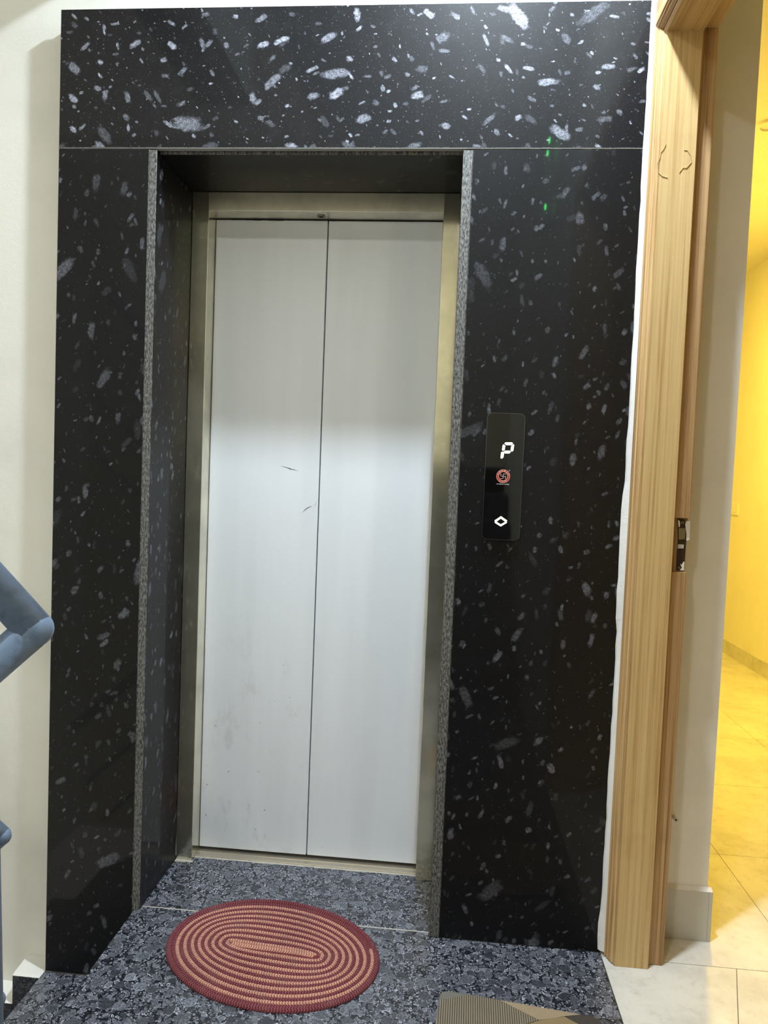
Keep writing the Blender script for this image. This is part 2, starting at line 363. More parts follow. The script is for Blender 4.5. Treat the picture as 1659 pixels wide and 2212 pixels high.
# marble tiles
t = NT('marble_tile'); o = t.obj()
v1 = t.noise(o, 4.0, 7.0, 0.7); v2 = t.noise(o, 26.0, 6.0, 0.7)
mc = t.mix(t.mapr(v1, 0.35, 0.7), (0.66, 0.645, 0.60, 1), (0.50, 0.485, 0.45, 1))
mc = t.mix(t.mapr(v2, 0.5, 0.72, 0.0, 0.45), mc, (0.38, 0.365, 0.33, 1))
M['marble'] = t.set(**{'Base Color': mc, 'Roughness': 0.32})
M['tile_joint'] = plain('tile_joint', (0.16, 0.14, 0.11, 1), 0.8)
M['skirt_grey'] = plaster('skirting_tile', (0.52, 0.51, 0.47, 1), 0.08, 0.0001)
M['metal_dark'] = plain('rusty_steel', (0.05, 0.035, 0.025, 1), 0.45, 0.6)
M['metal_plate'] = plain('strike_steel', (0.30, 0.27, 0.22, 1), 0.35, 0.8)
M['plastic'] = plain('white_plastic', (0.8, 0.79, 0.74, 1), 0.35)
M['lamp_glow'] = plain('lamp_diffuser', (0.9, 0.9, 0.9, 1), 0.5, emit=(0.92, 0.97, 1.0, 1), es=8.0)
M['lamp_warm'] = plain('lamp_diffuser_warm', (0.9, 0.8, 0.4, 1), 0.5, emit=(1.0, 0.74, 0.2, 1), es=6.0)
M['scratch'] = plain('scratch', (0.06, 0.055, 0.05, 1), 0.6)

# ================================================================ SETTING
XL, XIL, XIR, XR = -0.672, -0.4205, 0.4205, 0.845
ZT, ZJ, ZSTEP, YW = 2.417, 2.060, -0.2015, 0.052
RL, RR = -0.402, 0.398          # faces of the lift niche
YF, YD = 0.266, 0.332           # steel frame front, door front
ZC = 3.16                       # hall ceiling

# wall behind the granite
bm = bmesh.new()
box(bm, -3.2, -0.4225, YW, 0.62, -1.7, ZC); box(bm, 0.4225, XR, YW, 0.62, -0.3, ZC); box(bm, -0.4225, 0.4225, YW, 0.62, 2.073, ZC)
box(bm, -0.664, -0.4225, 0.0205, YW, -0.22, 2.06); box(bm, 0.4225, XR, 0.0205, YW, -0.05, 2.06); box(bm, -0.664, XR, 0.0205, YW, 2.0735, 2.41)
wb = obj('wall_back', bm, M['wall']); tag(wb, 'cream plastered wall around and behind the black granite lift surround', 'wall', kind='structure')
def gslab(lo, hi, axis, sign, mat, label, c=0.0015):
    bm = bmesh.new(); slab(bm, lo, hi, axis, sign, c); return obj('granite_slab', bm, [mat, M['gran_edge']], wb, label=label)
gslab((XL, 0, ZJ + 0.0012), (XR, 0.02, ZT), 1, -1, M['gran_lintel'], 'black granite slab with large pale flecks above the lift')
gslab((XL, 0, ZSTEP + 0.001), (XIL - 0.002, 0.02, ZJ - 0.0012), 1, -1, M['gran_front'], 'narrow black granite slab left of the lift')
gslab((XIR + 0.002, 0, 0.001), (XR, 0.02, ZJ - 0.0012), 1, -1, M['gran_front'], 'black granite slab carrying the call panel')
gslab((XIL - 0.0015, 0, 0.001), (RL, YF - 0.001, ZJ - 0.0045), 0, 1, M['gran_reveal'], 'granite reveal slab left of the lift', 0.001)
gslab((RR, 0, 0.001), (XIR + 0.0015, YF - 0.001, ZJ - 0.0045), 0, -1, M['gran_reveal'], 'granite reveal slab right of the lift', 0.001)
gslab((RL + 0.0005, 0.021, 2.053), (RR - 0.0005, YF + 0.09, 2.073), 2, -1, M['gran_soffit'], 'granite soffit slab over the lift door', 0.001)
bm = bmesh.new()
for i in range(60):      # uneven pale joint line
    x0 = XL + (XR - XL) * i / 60; x1 = XL + (XR - XL) * (i + 1) / 60; d = 0.0006 * random.random()
    box(bm, x0, x1, -0.0006 - d, 0.015, ZJ - 0.0006, ZJ + 0.0004)
obj('joint', bm, M['joint'], wb, label='pale mortar joint under the top slab')
bxo('lift_shaft', (-0.4225, 0.4225, 0.46, 0.60, -0.3, 2.073), M['black'], wb, label='dark shaft behind the lift door')
# chipped white plaster bead against the wooden frame
bm = bmesh.new(); pts = []
n = 70
for i in range(n + 1):
    z = 0.01 + (ZT + 0.03) * i / n
    w = 0.0022 + 0.0025 * random.random() + (0.004 if 0.35 < i / n < 0.5 else 0) + 0.006 * math.exp(-((i / n - 0.02) / 0.02) ** 2)
    pts.append((z, w))
A = []
for z, w in pts:
    A.append([bm.verts.new(p) for p in ((XR - w, -0.0008, z), (XR - w * 0.3, -0.006, z), (XR + 0.0075, -0.012, z), (XR + 0.0075, 0.02, z), (XR - w, 0.02, z))])
for a, b in zip(A, A[1:]):
    for j in range(5): bm.faces.new((a[j], a[(j + 1) % 5], b[(j + 1) % 5], b[j]))
bm.faces.new(A[0]); bm.faces.new(A[-1])
tr = obj('trim_1', bm, M['caulk']); tag(tr, 'rough white plaster bead between black granite and wooden door frame', 'trim', kind='structure')

# landing floor
fl = empty('floor', (0, 0, 0), 'pebbly grey granite landing floor in front of the lift', 'floor', 'structure')
def fslab(x0, x1, y0, y1, z=0.0, parent=fl, name='floor_slab'):
    bm = bmesh.new(); slab(bm, (x0, y0, z - 0.02), (x1, y1, z), 2, 1, 0.0008, 0); return obj(name, bm, M['floor_gran'], parent)
XN1, XN2 = -0.4181, -0.6733
fslab(RL - 0.02, RR + 0.02, 0.0225, 0.291)
fslab(XN1, 0.186, -1.02, 0.0185); fslab(0.1862, XR - 0.001, -1.02, 0.0185)
fslab(-0.25, XR - 0.001, -2.6, -1.0206)
bm = bmesh.new(); box(bm, RL - 0.02, RR + 0.02, 0.0186, 0.0224, -0.01, -0.0006); obj('grout_line', bm, M['grout'], fl)
bm = bmesh.new()
for x0, x1, y0, y1 in ((-0.385, -0.352, 0.27, 0.283), (0.352, 0.39, 0.262, 0.28)):
    pass
for i in range(40):
    x = -0.35 + 0.7 * i / 40; d = random.random()
    box(bm, x, x + 0.0176, 0.286 - 0.004 * d, 0.2925, -0.004, 0.0006 + 0.001 * d)
for i in range(8):
    x = -0.40 + 0.055 * i / 8; d = random.random(); box(bm, x, x + 0.007, 0.256 - 0.006 * d, 0.2655, -0.002, 0.001 + 0.002 * d)
obj('mortar_smear', bm, M['grout'], fl, label='dried mortar along the lift sill')
bxo('landing_core', (XN1 + 0.012, XR - 0.002, -2.6, 0.018, -0.32, -0.0205), M['wall_white'], fl)
# descending stairs
st = empty('staircase', (-0.55, -0.45, -0.2), 'granite stairs going down beside the cream wall', 'stairs', 'structure')
def step(z, x0, x1):
    bm = bmesh.new(); slab(bm, (x0, -0.95, z - 0.02), (x1, -0.0005, z), 2, 1, 0.001, 0); obj('tread', bm, M['floor_gran'], st)
for k in range(1, 6):
    z = ZSTEP * k; xa = XN1 - 0.2552 * k; xb = XN1 - 0.2552 * (k - 1)
    step(z, xa, xb + 0.011)
    bm = bmesh.new(); box(bm, xb + 0.0115, xb + 0.03, -0.95, -0.0005, z + 0.0005, z - ZSTEP - 0.0205); obj('riser', bm, M['riser_gran_y'], st)
    bxo('step_core', (xa + 0.012, xb + 0.011, -0.95, -0.0005, z - 0.32, z - 0.0205), M['wall_white'], st)
# stepped skirting on the stair wall: granite face with plaster ledge behind
bs = empty('baseboard_left', (-0.75, 0, -0.4), 'short stepped dark granite skirting with white plaster ledge beside stairs', 'skirting', 'structure')
for x0, x1, zt, zb in ((-0.754, -0.6735, -0.203, -0.40), (-0.90, -0.7545, -0.285, -0.60)):
    bm = bmesh.new(); slab(bm, (x0, -0.022, zb), (x1, -0.004, zt - 0.004), 1, -1, 0.001, 0); obj('skirting_slab', bm, M['riser_gran'], bs)
    bm = bmesh.new(); prism(bm, [(-0.021, zb + .01), (-0.021, zt - 0.0038), (-0.012, zt), (0.0515, zt + 0.006), (0.0515, zb + .01)], 0, x0, x1); obj('plaster_ledge', bm, M['wall_white'], bs)
# hall ceiling, stair beam, side walls behind the camera's view
bm = bmesh.new(); box(bm, -0.42, XR + 0.3, -2.6, YW, ZC, ZC + 0.15)
ce = obj('ceiling', bm, M['wall_white']); tag(ce, 'white ceiling over the lift landing', 'ceiling', kind='structure')
bm = bmesh.new(); box(bm, -0.64, -0.42, -0.93, YW, 2.645, ZC + 0.15); box(bm, -2.45, -0.64, -0.93, YW, ZC - 0.05, ZC + 0.15)
be = obj('stair_soffit', bm, M['wall_white']); tag(be, 'white beam and slab under the upper stair flight', 'stairs', kind='structure')
bm = bmesh.new(); box(bm, -2.5, XR + 0.3, -3.75, -3.6, -1.7, ZC + 0.15)
wf = obj('wall_front', bm, M['wall_taupe']); tag(wf, 'cream wall behind the viewer across the stairs', 'wall', kind='structure')
bm = bmesh.new(); box(bm, -2.6, -2.45, -3.6, YW, -1.7, ZC + 0.15)
wl = obj('wall_left', bm, M['wall']); tag(wl, 'cream wall at the far side of the stairwell', 'wall', kind='structure')
bm = bmesh.new(); box(bm, -2.45, XR, -3.6, -2.6, ZC, ZC + 0.15); co = obj('ceiling.002', bm, M['wall_white']); tag(co, 'white ceiling over the stairs behind the viewer', 'ceiling', kind='structure')
sb = empty('staircase.001', (0.3, -2.6, 0), 'granite stairs rising behind the viewer', 'stairs', 'structure')
for k in range(7):
    y1 = -2.1 - 0.25 * k; z = 0.19 * (k + 1)
    bm = bmesh.new(); box(bm, -0.2, XR - 0.01, y1 - 0.27, y1 + 0.012, z - 0.02, z); obj('tread', bm, M['floor_gran'], sb)
    bm = bmesh.new(); box(bm, -0.2, XR - 0.01, y1 - 0.24, y1, z - 0.19 + (0.0002 if k == 0 else 0), z - 0.0205); obj('riser', bm, M['riser_gran'], sb)

# side wall with doorway to the lit room
DY0, DY1, DZ = -0.048, -0.98, 2.312     # inner door opening
bm = bmesh.new()
box(bm, XR + 0.008, 1.145, 0.1005, 4.7, -0.3, ZC); box(bm, XR + 0.008, 1.145, -3.6, -1.12, -0.3, ZC); box(bm, XR + 0.008, 1.145, -1.12, 0.1005, 2.56, ZC)
wr = obj('wall_right', bm, M['wall_white']); tag(wr, 'white plastered side wall with doorway beside the lift', 'wall', kind='structure')
dr = empty('door_1', (0.92, -0.5, 0), 'light brown wooden door frame with moulded edge right of the lift', 'door frame', 'structure')
prof = [(0.853, 0.0995), (0.853, -0.012), (0.8565, -0.016), (0.8565, -0.021), (0.860, -0.024), (0.8585, -0.028), (0.863, -0.033), (0.8625, -0.037), (0.868, -0.041), (0.871, -0.048)]
def jamb_faces(bm, z0, z1):
    prism(bm, [(0.8715, 0.0995), (0.8715, -0.048), (0.9535, -0.048), (0.955, -0.0465), (0.955, 0.0995)], 2, z0, z1)
bm = bmesh.new(); jamb_faces(bm, 0.0005, DZ + 0.09); obj('jamb', bm, M['wood'], dr)
bm = bmesh.new(); prism(bm, prof + [(0.871, 0.0995)], 2, 0.004, DZ + 0.0185)
for v in bm.verts:
    if v.co.z > 1.0: v.co.z = DZ - 0.0006 + max(0.0, min(0.0372, (v.co.y + 0.046) / 0.9))
obj('moulding', bm, M['wood_mould'], dr, label='reeded moulding on the frame edge')
# stop strips, cut away around the latch
for z0, z1 in ((0.001, 1.013), (1.149, DZ + 0.02)):
    bm = bmesh.new(); prism(bm, [(0.9555, 0.0995), (0.9555, -0.033), (0.962, -0.033), (0.966, -0.029), (0.995, -0.029), (0.9975, -0.026), (0.9975, 0.0995)], 2, z0, z1); obj('door_stop', bm, M['wood_dark'], dr)
bm = bmesh.new(); box(bm, 0.9555, 0.9975, -0.012, 0.0995, 1.0135, 1.1485); ls = obj('latch_recess', bm, M['wood_dark'], dr, label='cut out recess in the frame')
ox = -0.0125
def latch(poly, y0, y1, name, mat):
    bm = bmesh.new(); prism(bm, poly, 1, y0, y1); return obj(name, bm, mat, ls)
def zl(pts):  # zoom pixels of the latch crop -> x,z on the recess face
    return [(lambda p: (p.x, p.z))(onp(1420 + u / 12.29, 1080 + v / 12.29, 1, -0.016)) for u, v in pts]
latch(zl([(545, 500), (700, 510), (735, 600), (770, 740), (770, 1080), (740, 1400), (705, 1870), (505, 1870), (520, 1500), (550, 1100)]), -0.016, -0.0125, 'strike_plate', M['metal_dark'])
latch(zl([(560, 745), (745, 745), (725, 1040), (560, 1050)]), -0.0175, -0.0155, 'latch_tongue', M['metal_plate'])
latch(zl([(545, 1175), (700, 1185), (690, 1285), (535, 1285)]), -0.0175, -0.0155, 'latch_tongue', M['skirt_grey'])
latch(zl([(775, 560), (870, 545), (850, 1060), (765, 1080), (770, 900), (735, 640)]), -0.0172, -0.0125, 'plaster_patch', M['caulk'])
latch(zl([(545, 540), (580, 540), (600, 620), (590, 720), (560, 715)]), -0.0172, -0.0155, 'plaster_patch', M['caulk'])
latch(zl([(600, 1690), (650, 1720), (690, 1640), (715, 1640), (700, 1870), (590, 1860), (650, 1800)]), -0.0172, -0.0155, 'plaster_patch', M['caulk'])
for u, v in ((665, 598), (575, 1795)):
    p = onp(1420 + u / 12.29, 1080 + v / 12.29, 1, -0.016); bm = bmesh.new(); disc(bm, (p.x, -0.0175, p.z), 0.0034, 1, 0.002, 14, 0.0018); obj('screw', bm, M['metal_plate'], ls)
# header and near jamb
bm = bmesh.new(); box(bm, 0.8715, 0.955, -1.10, DY0 + 0.0005, DZ, DZ + 0.09); obj('header', bm, M['wood_y'], dr)
bm = bmesh.new(); box(bm, 0.9555, 0.9975, -1.10, -0.03, DZ + 0.0205, DZ + 0.09); obj('header_stop', bm, M['wood_y'], dr)
bm = bmesh.new()
hp = [(0.871, DZ), (0.8655, DZ + 0.004), (0.8655, DZ + 0.012), (0.862, DZ + 0.0135), (0.863, DZ + 0.018), (0.858, DZ + 0.0195), (0.8595, DZ + 0.026), (0.854, DZ + 0.028), (0.8555, DZ + 0.034), (0.852, DZ + 0.036), (0.852, DZ + 0.088), (0.871, DZ + 0.088)]
A = []; 
for sgn in (0, 1):
    A.append([bm.verts.new((x, (-1.10 if sgn else -0.046 + (z - DZ) * 0.9 if z < DZ + 0.05 else -0.0125), z)) for x, z in hp])
bm.faces.new(A[0]); bm.faces.new(A[1])
for i in range(len(hp)): bm.faces.new((A[0][i], A[0][(i+1) % len(hp)], A[1][(i+1) % len(hp)], A[1][i]))
obj('header_moulding', bm, M['wood_mould_y'], dr)
bxo('jamb', (0.853, 0.9975, -1.10, DY1, 0.0005, DZ - 0.0005), M['wood'], dr)
bm = bmesh.new(); box(bm, 0.853, 0.9975, -1.12, 0.1003, DZ + 0.092, 2.559); box(bm, 0.9976, 1.14, -1.12, 0.1003, 2.53, 2.559); obj('lintel_plaster', bm, M['wall_white'], dr)
# old bolt socket in the reveal
p = onp(1458, 1768, 1, 0.09)
bm = bmesh.new(); disc(bm, (p.x, 0.080, p.z), 0.0052, 1, 0.02, 18, 0.0034); disc(bm, (p.x, 0.085, p.z), 0.0034, 1, 0.015, 18); bq = obj('bolt_socket', bm, M['caulk'], dr, label='small round bolt hole beside the frame')
bm = bmesh.new(); disc(bm, (p.x, 0.0842, p.z), 0.0033, 1, 0.0006, 18); obj('hole', bm, M['black'], bq)
# lifted varnish flakes on the jamb
bm = bmesh.new()
def flake(pts, wd):
    P = [onp(1380 + u / 5.265, v / 5.265, 1, -0.0484) for u, v in pts]
    for a, b in zip(P, P[1:]):
        d = (b - a).normalized(); s = Vector((d.z, 0, -d.x)) * wd
        v = [bm.verts.new(q) for q in (a - s, b - s, b + s + Vector((0, -0.0012, 0)), a + s + Vector((0, -0.0012, 0)))]
        w_ = [bm.verts.new(q) for q in (a - s + Vector((0, .0006, 0)), b - s + Vector((0, .0006, 0)), b + s + Vector((0, .0006, 0)), a + s + Vector((0, .0006, 0)))]
        bm.faces.new(v); bm.faces.new(w_)
        for i in range(4): bm.faces.new((v[i], v[(i+1) % 4], w_[(i+1) % 4], w_[i]))
flake([(310, 1645), (285, 1700), (255, 1735), (245, 1800), (215, 1860), (218, 1920), (228, 1965), (265, 2000), (325, 2018)], 0.0008)
flake([(515, 1705), (550, 1705), (590, 1770), (600, 1850), (570, 1885), (545, 1915), (500, 1915), (462, 1970)], 0.0008)
obj('varnish_flake', bm, M['wood'], dr, label='curled edge of peeling varnish')
# skirting tile at the plaster reveal
br = empty('baseboard_right', (1.08, 0.09, 0), 'pale grey skirting tile at the foot of the doorway reveal', 'skirting', 'structure')
bxo('skirting_tile', (0.999, 1.146, 0.088, 0.1002, 0.0006, 0.138), M['skirt_grey'], br)
bxo('skirting_tile', (1.1455, 1.1555, 0.088, 1.6, 0.0006, 0.138), M['skirt_grey'], br)
bm = bmesh.new(); prism(bm, [(0.0885, 0.138), (0.100, 0.146), (0.1, 0.138)], 0, 1.0, 1.155); obj('mortar_fillet', bm, M['caulk'], br)

# room floor of square tiles
fr = empty('floor.001', (1.7, 1.5, 0), 'pale marble tiled floor of the yellow lit room', 'floor', 'structure')
tx = [XR + 0.0005, 1.358, 1.972, 2.552]; ty = [-0.013 + 0.5885 * k for k in range(9)]
def tile(poly):
    bm = bmesh.new(); prism(bm, poly, 2, -0.01, 0.0); obj('floor_tile', bm, M['marble'], fr)
g = 0.0009
for j in range(8):
    for i in range(3):
        x0, x1, y0, y1 = tx[i] + g, tx[i+1] - g, ty[j] + g, ty[j+1] - g
        if i == 0:
            if j == 0: tile([(x0, y0), (x1, y0), (x1, y1), (1.1455, y1), (1.1455, 0.1), (x0, 0.1)][::1])
            else: tile([(1.1455, y0), (x1, y0), (x1, y1), (1.1455, y1)])
        else: tile([(x0, y0), (x1, y0), (x1, y1), (x0, y1)])
tile([(XR + 0.0015, -0.0141), (XR + 0.0015, -1.1), (0.79 + 0.0, -1.1), (0.79, -1.1001)][:0] or [(XR + 0.0015, -0.0141), (1.1835, -0.0141), (1.107, -0.22), (1.05, -0.40), (1.05, -1.1), (XR + 0.0015, -1.1)])
for k in range(4):
    for i in range(2): tile([(1.1455 + 0.704 * i, -1.101 - 0.62 * k), (1.848 + 0.704 * i, -1.101 - 0.62 * k), (1.848 + 0.704 * i, -1.719 - 0.62 * k), (1.1455 + 0.704 * i, -1.719 - 0.62 * k)])
tile([(1.1855, -0.0141), (1.1095, -0.22), (1.0525, -0.40), (1.0525, -1.1), (1.8, -1.1), (1.8, -0.0141)])
tile([(1.8022, -0.0141), (1.8022, -1.1), (2.552, -1.1), (2.552, -0.0141)])
bm = bmesh.new(); box(bm, XR + 0.001, 2.553, -1.1, 4.69, -0.3, -0.0015 - 0.0085 * 0); o_ = obj('joint_bed', bm, M['tile_joint'], fr)
# trim the bed under the tiles (recessed joints)
for v in o_.data.vertices:
    if v.co.z > -0.1: v.co.z = -0.0022
RC = 2.84
bm = bmesh.new(); box(bm, 2.555, 2.70, -3.6, 4.7, -0.3, RC); box(bm, 1.145, 2.70, 4.7, 4.8, -0.3, RC); box(bm, 1.145, 2.70, -3.7, -3.6, -0.3, RC)
rw = obj('wall_room', bm, M['room_wall']); tag(rw, 'cream wall of the next room glowing yellow through the doorway', 'wall', kind='structure')
bm = bmesh.new(); box(bm, 1.145, 2.70, -3.7, 4.8, RC, RC + 0.1); rc = obj('ceiling.001', bm, M['room_wall']); tag(rc, 'plain ceiling of the yellow lit room', 'ceiling', kind='structure')
bb = bxo('baseboard_room', (2.541, 2.5545, -3.59, 4.69, 0.0005, 0.102), M['marble']); tag(bb, 'marble skirting along the yellow room wall', 'skirting', kind='structure')

# ================================================================ LIFT DOOR
ld = empty('door_2', (0, 0.3, 0), 'closed two panel lift door in a stainless steel frame', 'lift door', 'structure')
def fr_box(name, d, mat, b=0.0012, label=None): return bxo(name, d, mat, ld, b, 2, label)
fr_box('frame_header', (RL + 0.0005, RR - 0.0005, YF, YD + 0.05, 1.9975, 2.0525), M['steel_h'])
fr_box('frame_jamb', (RL + 0.0005, -0.3505, YF - 0.0006, YD + 0.05, 0.0008, 2.0525 - 0.0001), M['steel_v'])
fr_box('frame_jamb', (0.3505, 0.4215, YF - 0.0006, YD + 0.05, 0.0008, 2.0525 - 0.0001), M['steel_v'])
bxo('door_panel', (-0.3495, -0.0016, YD, YD + 0.03, 0.012, 1.9945), M['door'], ld, 0.002)
bxo('door_panel', (0.0016, 0.3495, YD + 0.001, YD + 0.031, 0.012, 1.9945), M['door'], ld, 0.002)
bm = bmesh.new(); box(bm, -0.3503, 0.3503, 0.293, 0.40, -0.02, 0.002); box(bm, -0.3503, 0.3503, 0.296, 0.300, 0.002, 0.0035); box(bm, -0.3503, 0.3503, 0.318, 0.324, 0.002, 0.0035)
obj('door_sill', bm, M['alu'], ld)
kx, ky = onp(694, 467, 2, 1.9975).x, onp(694, 467, 2, 1.9975).y
bm = bmesh.new(); disc(bm, (kx, ky, 1.9972), 0.0125, 2, -0.002, 28, 0.0075); kh = obj('keyhole_ring', bm, M['metal_plate'], ld, label='round release keyhole under the header')
bm = bmesh.new(); disc(bm, (kx, ky, 1.9971), 0.0074, 2, -0.0008, 24); obj('keyhole', bm, M['black'], kh)
def mark(pts, w):
    bm = bmesh.new(); P = [onp(380 + u / 2.86, 900 + v / 2.86, 1, YD - 0.0003) for u, v in pts]; n = len(P)
    L, R_ = [], []
    for i, p in enumerate(P):
        d = (P[min(i+1, n-1)] - P[max(i-1, 0)]).normalized(); s = Vector((d.z, 0, -d.x)) * w * (0.15 + math.sin(math.pi * i / (n - 1)))
        L.append(bm.verts.new(p + s)); R_.append(bm.verts.new(p - s))
    for i in range(n - 1): bm.faces.new((L[i], L[i+1], R_[i+1], R_[i]))
    r = bmesh.ops.extrude_face_region(bm, geom=bm.faces[:]); bmesh.ops.translate(bm, verts=[v for v in r['geom'] if isinstance(v, bmesh.types.BMVert)], vec=(0, 0.0004, 0))
    obj('scratch', bm, M['scratch'], ld, label='thin dark scratch on the lift door')
mark([(650, 305), (680, 313), (705, 322), (730, 328), (757, 335)], 0.0009); mark([(700, 316), (704, 322), (706, 330)], 0.0012)
mark([(780, 594), (795, 577), (812, 565), (828, 557), (842, 553)], 0.0010); mark([(855, 560), (861, 543), (869, 524)], 0.0004)
# ragged black strip, the shade of the gap above the panels as colour
bm = bmesh.new()
for i in range(30):
    x = -0.349 + 0.698 * i / 30; h = 0.0012 + 0.0035 * random.random() * (1 if i < 9 or 12 < i < 16 else 0.3)
    box(bm, x, x + 0.024, YD - 0.0012, YD + 0.001, 1.9975 - h, 1.9972)
obj('gap_shade', bm, M['black'], ld, label='ragged black strip painting the shaded gap above the lift panels')

# ================================================================ THINGS
# call panel ---------------------------------------------------------------
PX0, PX1, PZ0, PZ1 = 0.488, 0.5845, 1.072, 1.3965
YP = -0.012
cp = empty('lift_call_panel', (0.536, 0, 1.072), 'tall black glass lift call panel showing P on the granite', 'call panel')
bm = bmesh.new(); prism(bm, rrect(PX0, PX1, PZ0, PZ1, 0.013), 1, YP + 0.003, -0.0005)
bmesh.ops.bevel(bm, geom=[e for e in bm.edges if all(abs(v.co.y - YP - 0.003) < 1e-5 for v in e.verts)], offset=0.002, segments=3, affect='EDGES')
obj('housing', bm, M['bezel'], cp)
bm = bmesh.new(); prism(bm, rrect(PX0 + 0.0015, PX1 - 0.0015, PZ0 + 0.0015, PZ1 - 0.0015, 0.012), 1, YP, YP + 0.0029)
bmesh.ops.bevel(bm, geom=[e for e in bm.edges if all(abs(v.co.y - YP) < 1e-5 for v in e.verts)], offset=0.0012, segments=2, affect='EDGES')
gp = obj('glass_plate', bm, M['glass_black'], cp)
def zp(pts): return [(lambda p: (p.x, p.z))(onp(1030 + u / 7.375, 880 + v / 7.375, 1, YP - 0.0003)) for u, v in pts]
def glyph(pts, name, mat):
    cu = sum(p[0] for p in pts) / len(pts); cv = sum(p[1] for p in pts) / len(pts); k = 0.90 if mat == M['led'] else 1.0
    pts = [(cu + (u - cu) * k, cv + (v - cv) * k) for u, v in pts]
    bm = bmesh.new(); prism(bm, zp(pts), 1, YP - 0.0005, YP + 0.0004); return obj(name, bm, mat, cp)
for s_ in ([(432, 575), (450, 556), (565, 556), (583, 573), (556, 604), (462, 604)],
           [(588, 578), (596, 600), (584, 690), (556, 712), (535, 690), (547, 610)],
           [(426, 582), (456, 610), (447, 682), (416, 699), (399, 684), (408, 605)],
           [(422, 704), (452, 687), (530, 687), (547, 709), (520, 736), (442, 736)],
           [(395, 704), (415, 702), (437, 718), (427, 800), (400, 824), (375, 812), (384, 720)]):
    glyph(s_, 'digit_segment', M['led'])
glyph([(385, 1733), (480, 1800), (480, 1817), (452, 1820), (382, 1771), (313, 1820), (286, 1817), (286, 1800)], 'arrow_mark', M['led2'])
glyph([(286, 1824), (314, 1822), (380, 1864), (452, 1824), (478, 1824), (478, 1840), (380, 1897), (288, 1840)], 'arrow_mark', M['led2'])
ec = onp(1030 + 420 / 7.375, 880 + 1097 / 7.375, 1, YP); er = 0.0168
bm = bmesh.new(); disc(bm, (ec.x, YP - 0.0005, ec.z), er, 1, 0.0008, 48, er * 0.66); em = obj('emblem_ring', bm, M['red'], cp, label='round red maker emblem')
bm = bmesh.new(); disc(bm, (ec.x, YP - 0.0006, ec.z), er * 0.70, 1, 0.0004, 48, er * 0.645); disc(bm, (ec.x, YP - 0.0006, ec.z), er * 1.03, 1, 0.0004, 48, er * 0.985); obj('emblem_outline', bm, M['pink'], em)
bm = bmesh.new()
for body, a0, da, flip in (('SHUBAM', 158, -27.5, False), ('LIFTS', 236, 17, True)):
    for i, ch in enumerate(body):
        a = math.radians(a0 + da * i); rr = er * 0.83
        rot = (a - math.pi / 2) if not flip else (a + math.pi / 2)
        pl = Matrix.Translation((ec.x + rr * math.cos(a), YP - 0.0007, ec.z + rr * math.sin(a))) @ Matrix.Rotation(-rot, 4, 'Y') @ Matrix.Rotation(math.pi / 2, 4, 'X')
        join_bm(bm, text_bm(ch, er * 0.36, pl, bold=0.00008))
obj('emblem_lettering', bm, M['pink'], em)
bm = bmesh.new(); q = er * 0.36; th = er * 0.035
for x0, z0, x1, z1 in ((-q, 0, q, 0), (0, -q, 0, q), (0, q, q, q), (q, 0, q, -q), (0, -q, -q, -q), (-q, 0, -q, q)):
    box(bm, ec.x + min(x0, x1) - th, ec.x + max(x0, x1) + th, YP - 0.0006, YP - 0.0001, ec.z + min(z0, z1) - th, ec.z + max(z0, z1) + th)
obj('emblem_symbol', bm, M['pink'], em)
tp = onp(1030 + 413 / 7.375, 880 + 1222 / 7.375, 1, YP)
obj('tagline', text_bm('we believe in quality', 0.0040, Matrix.Translation((tp.x, YP - 0.0004, tp.z)) @ Matrix.Rotation(math.pi / 2, 4, 'X'), bold=0.00004), M['whiteprint'], cp)
tp = onp(1030 + 518 / 7.375, 880 + 1008 / 7.375, 1, YP)
bm = bmesh.new(); disc(bm, (tp.x, YP - 0.0004, tp.z), 0.0015, 1, 0.0006, 16, 0.001); obj('registered_mark', bm, M['whiteprint'], cp)

# braided oval rug -----------------------------------------------------------
rg = empty('oval_rug', (0.0, -0.114, 0), 'oval braided rug with tan and maroon coils before the lift', 'rug')
ra = math.radians(-10.0); AX, AY, NT_ = 0.281, 0.207, 8.6
def rug_pt(phi, off):
    tt = min(1.0, max(0.0, (phi / (2 * math.pi) + off) / NT_))
    a = 0.112 + (AX - 0.010 - 0.112) * tt; b = 0.0062 + (AY - 0.010 - 0.0062) * tt; e = 0.62 + 0.36 * min(1, tt * 1.5)
    c_, s_ = math.cos(phi + 0.1), math.sin(phi + 0.1)
    x = a * math.copysign(abs(c_) ** e, c_); y = b * math.copysign(abs(s_) ** e, s_)
    y += 0.010 * math.sin(x / 0.12 * 1.6) * (1 - tt) ** 2
    return Vector((x * math.cos(ra) - y * math.sin(ra) + 0.0, x * math.sin(ra) + y * math.cos(ra) - 0.114, 0))
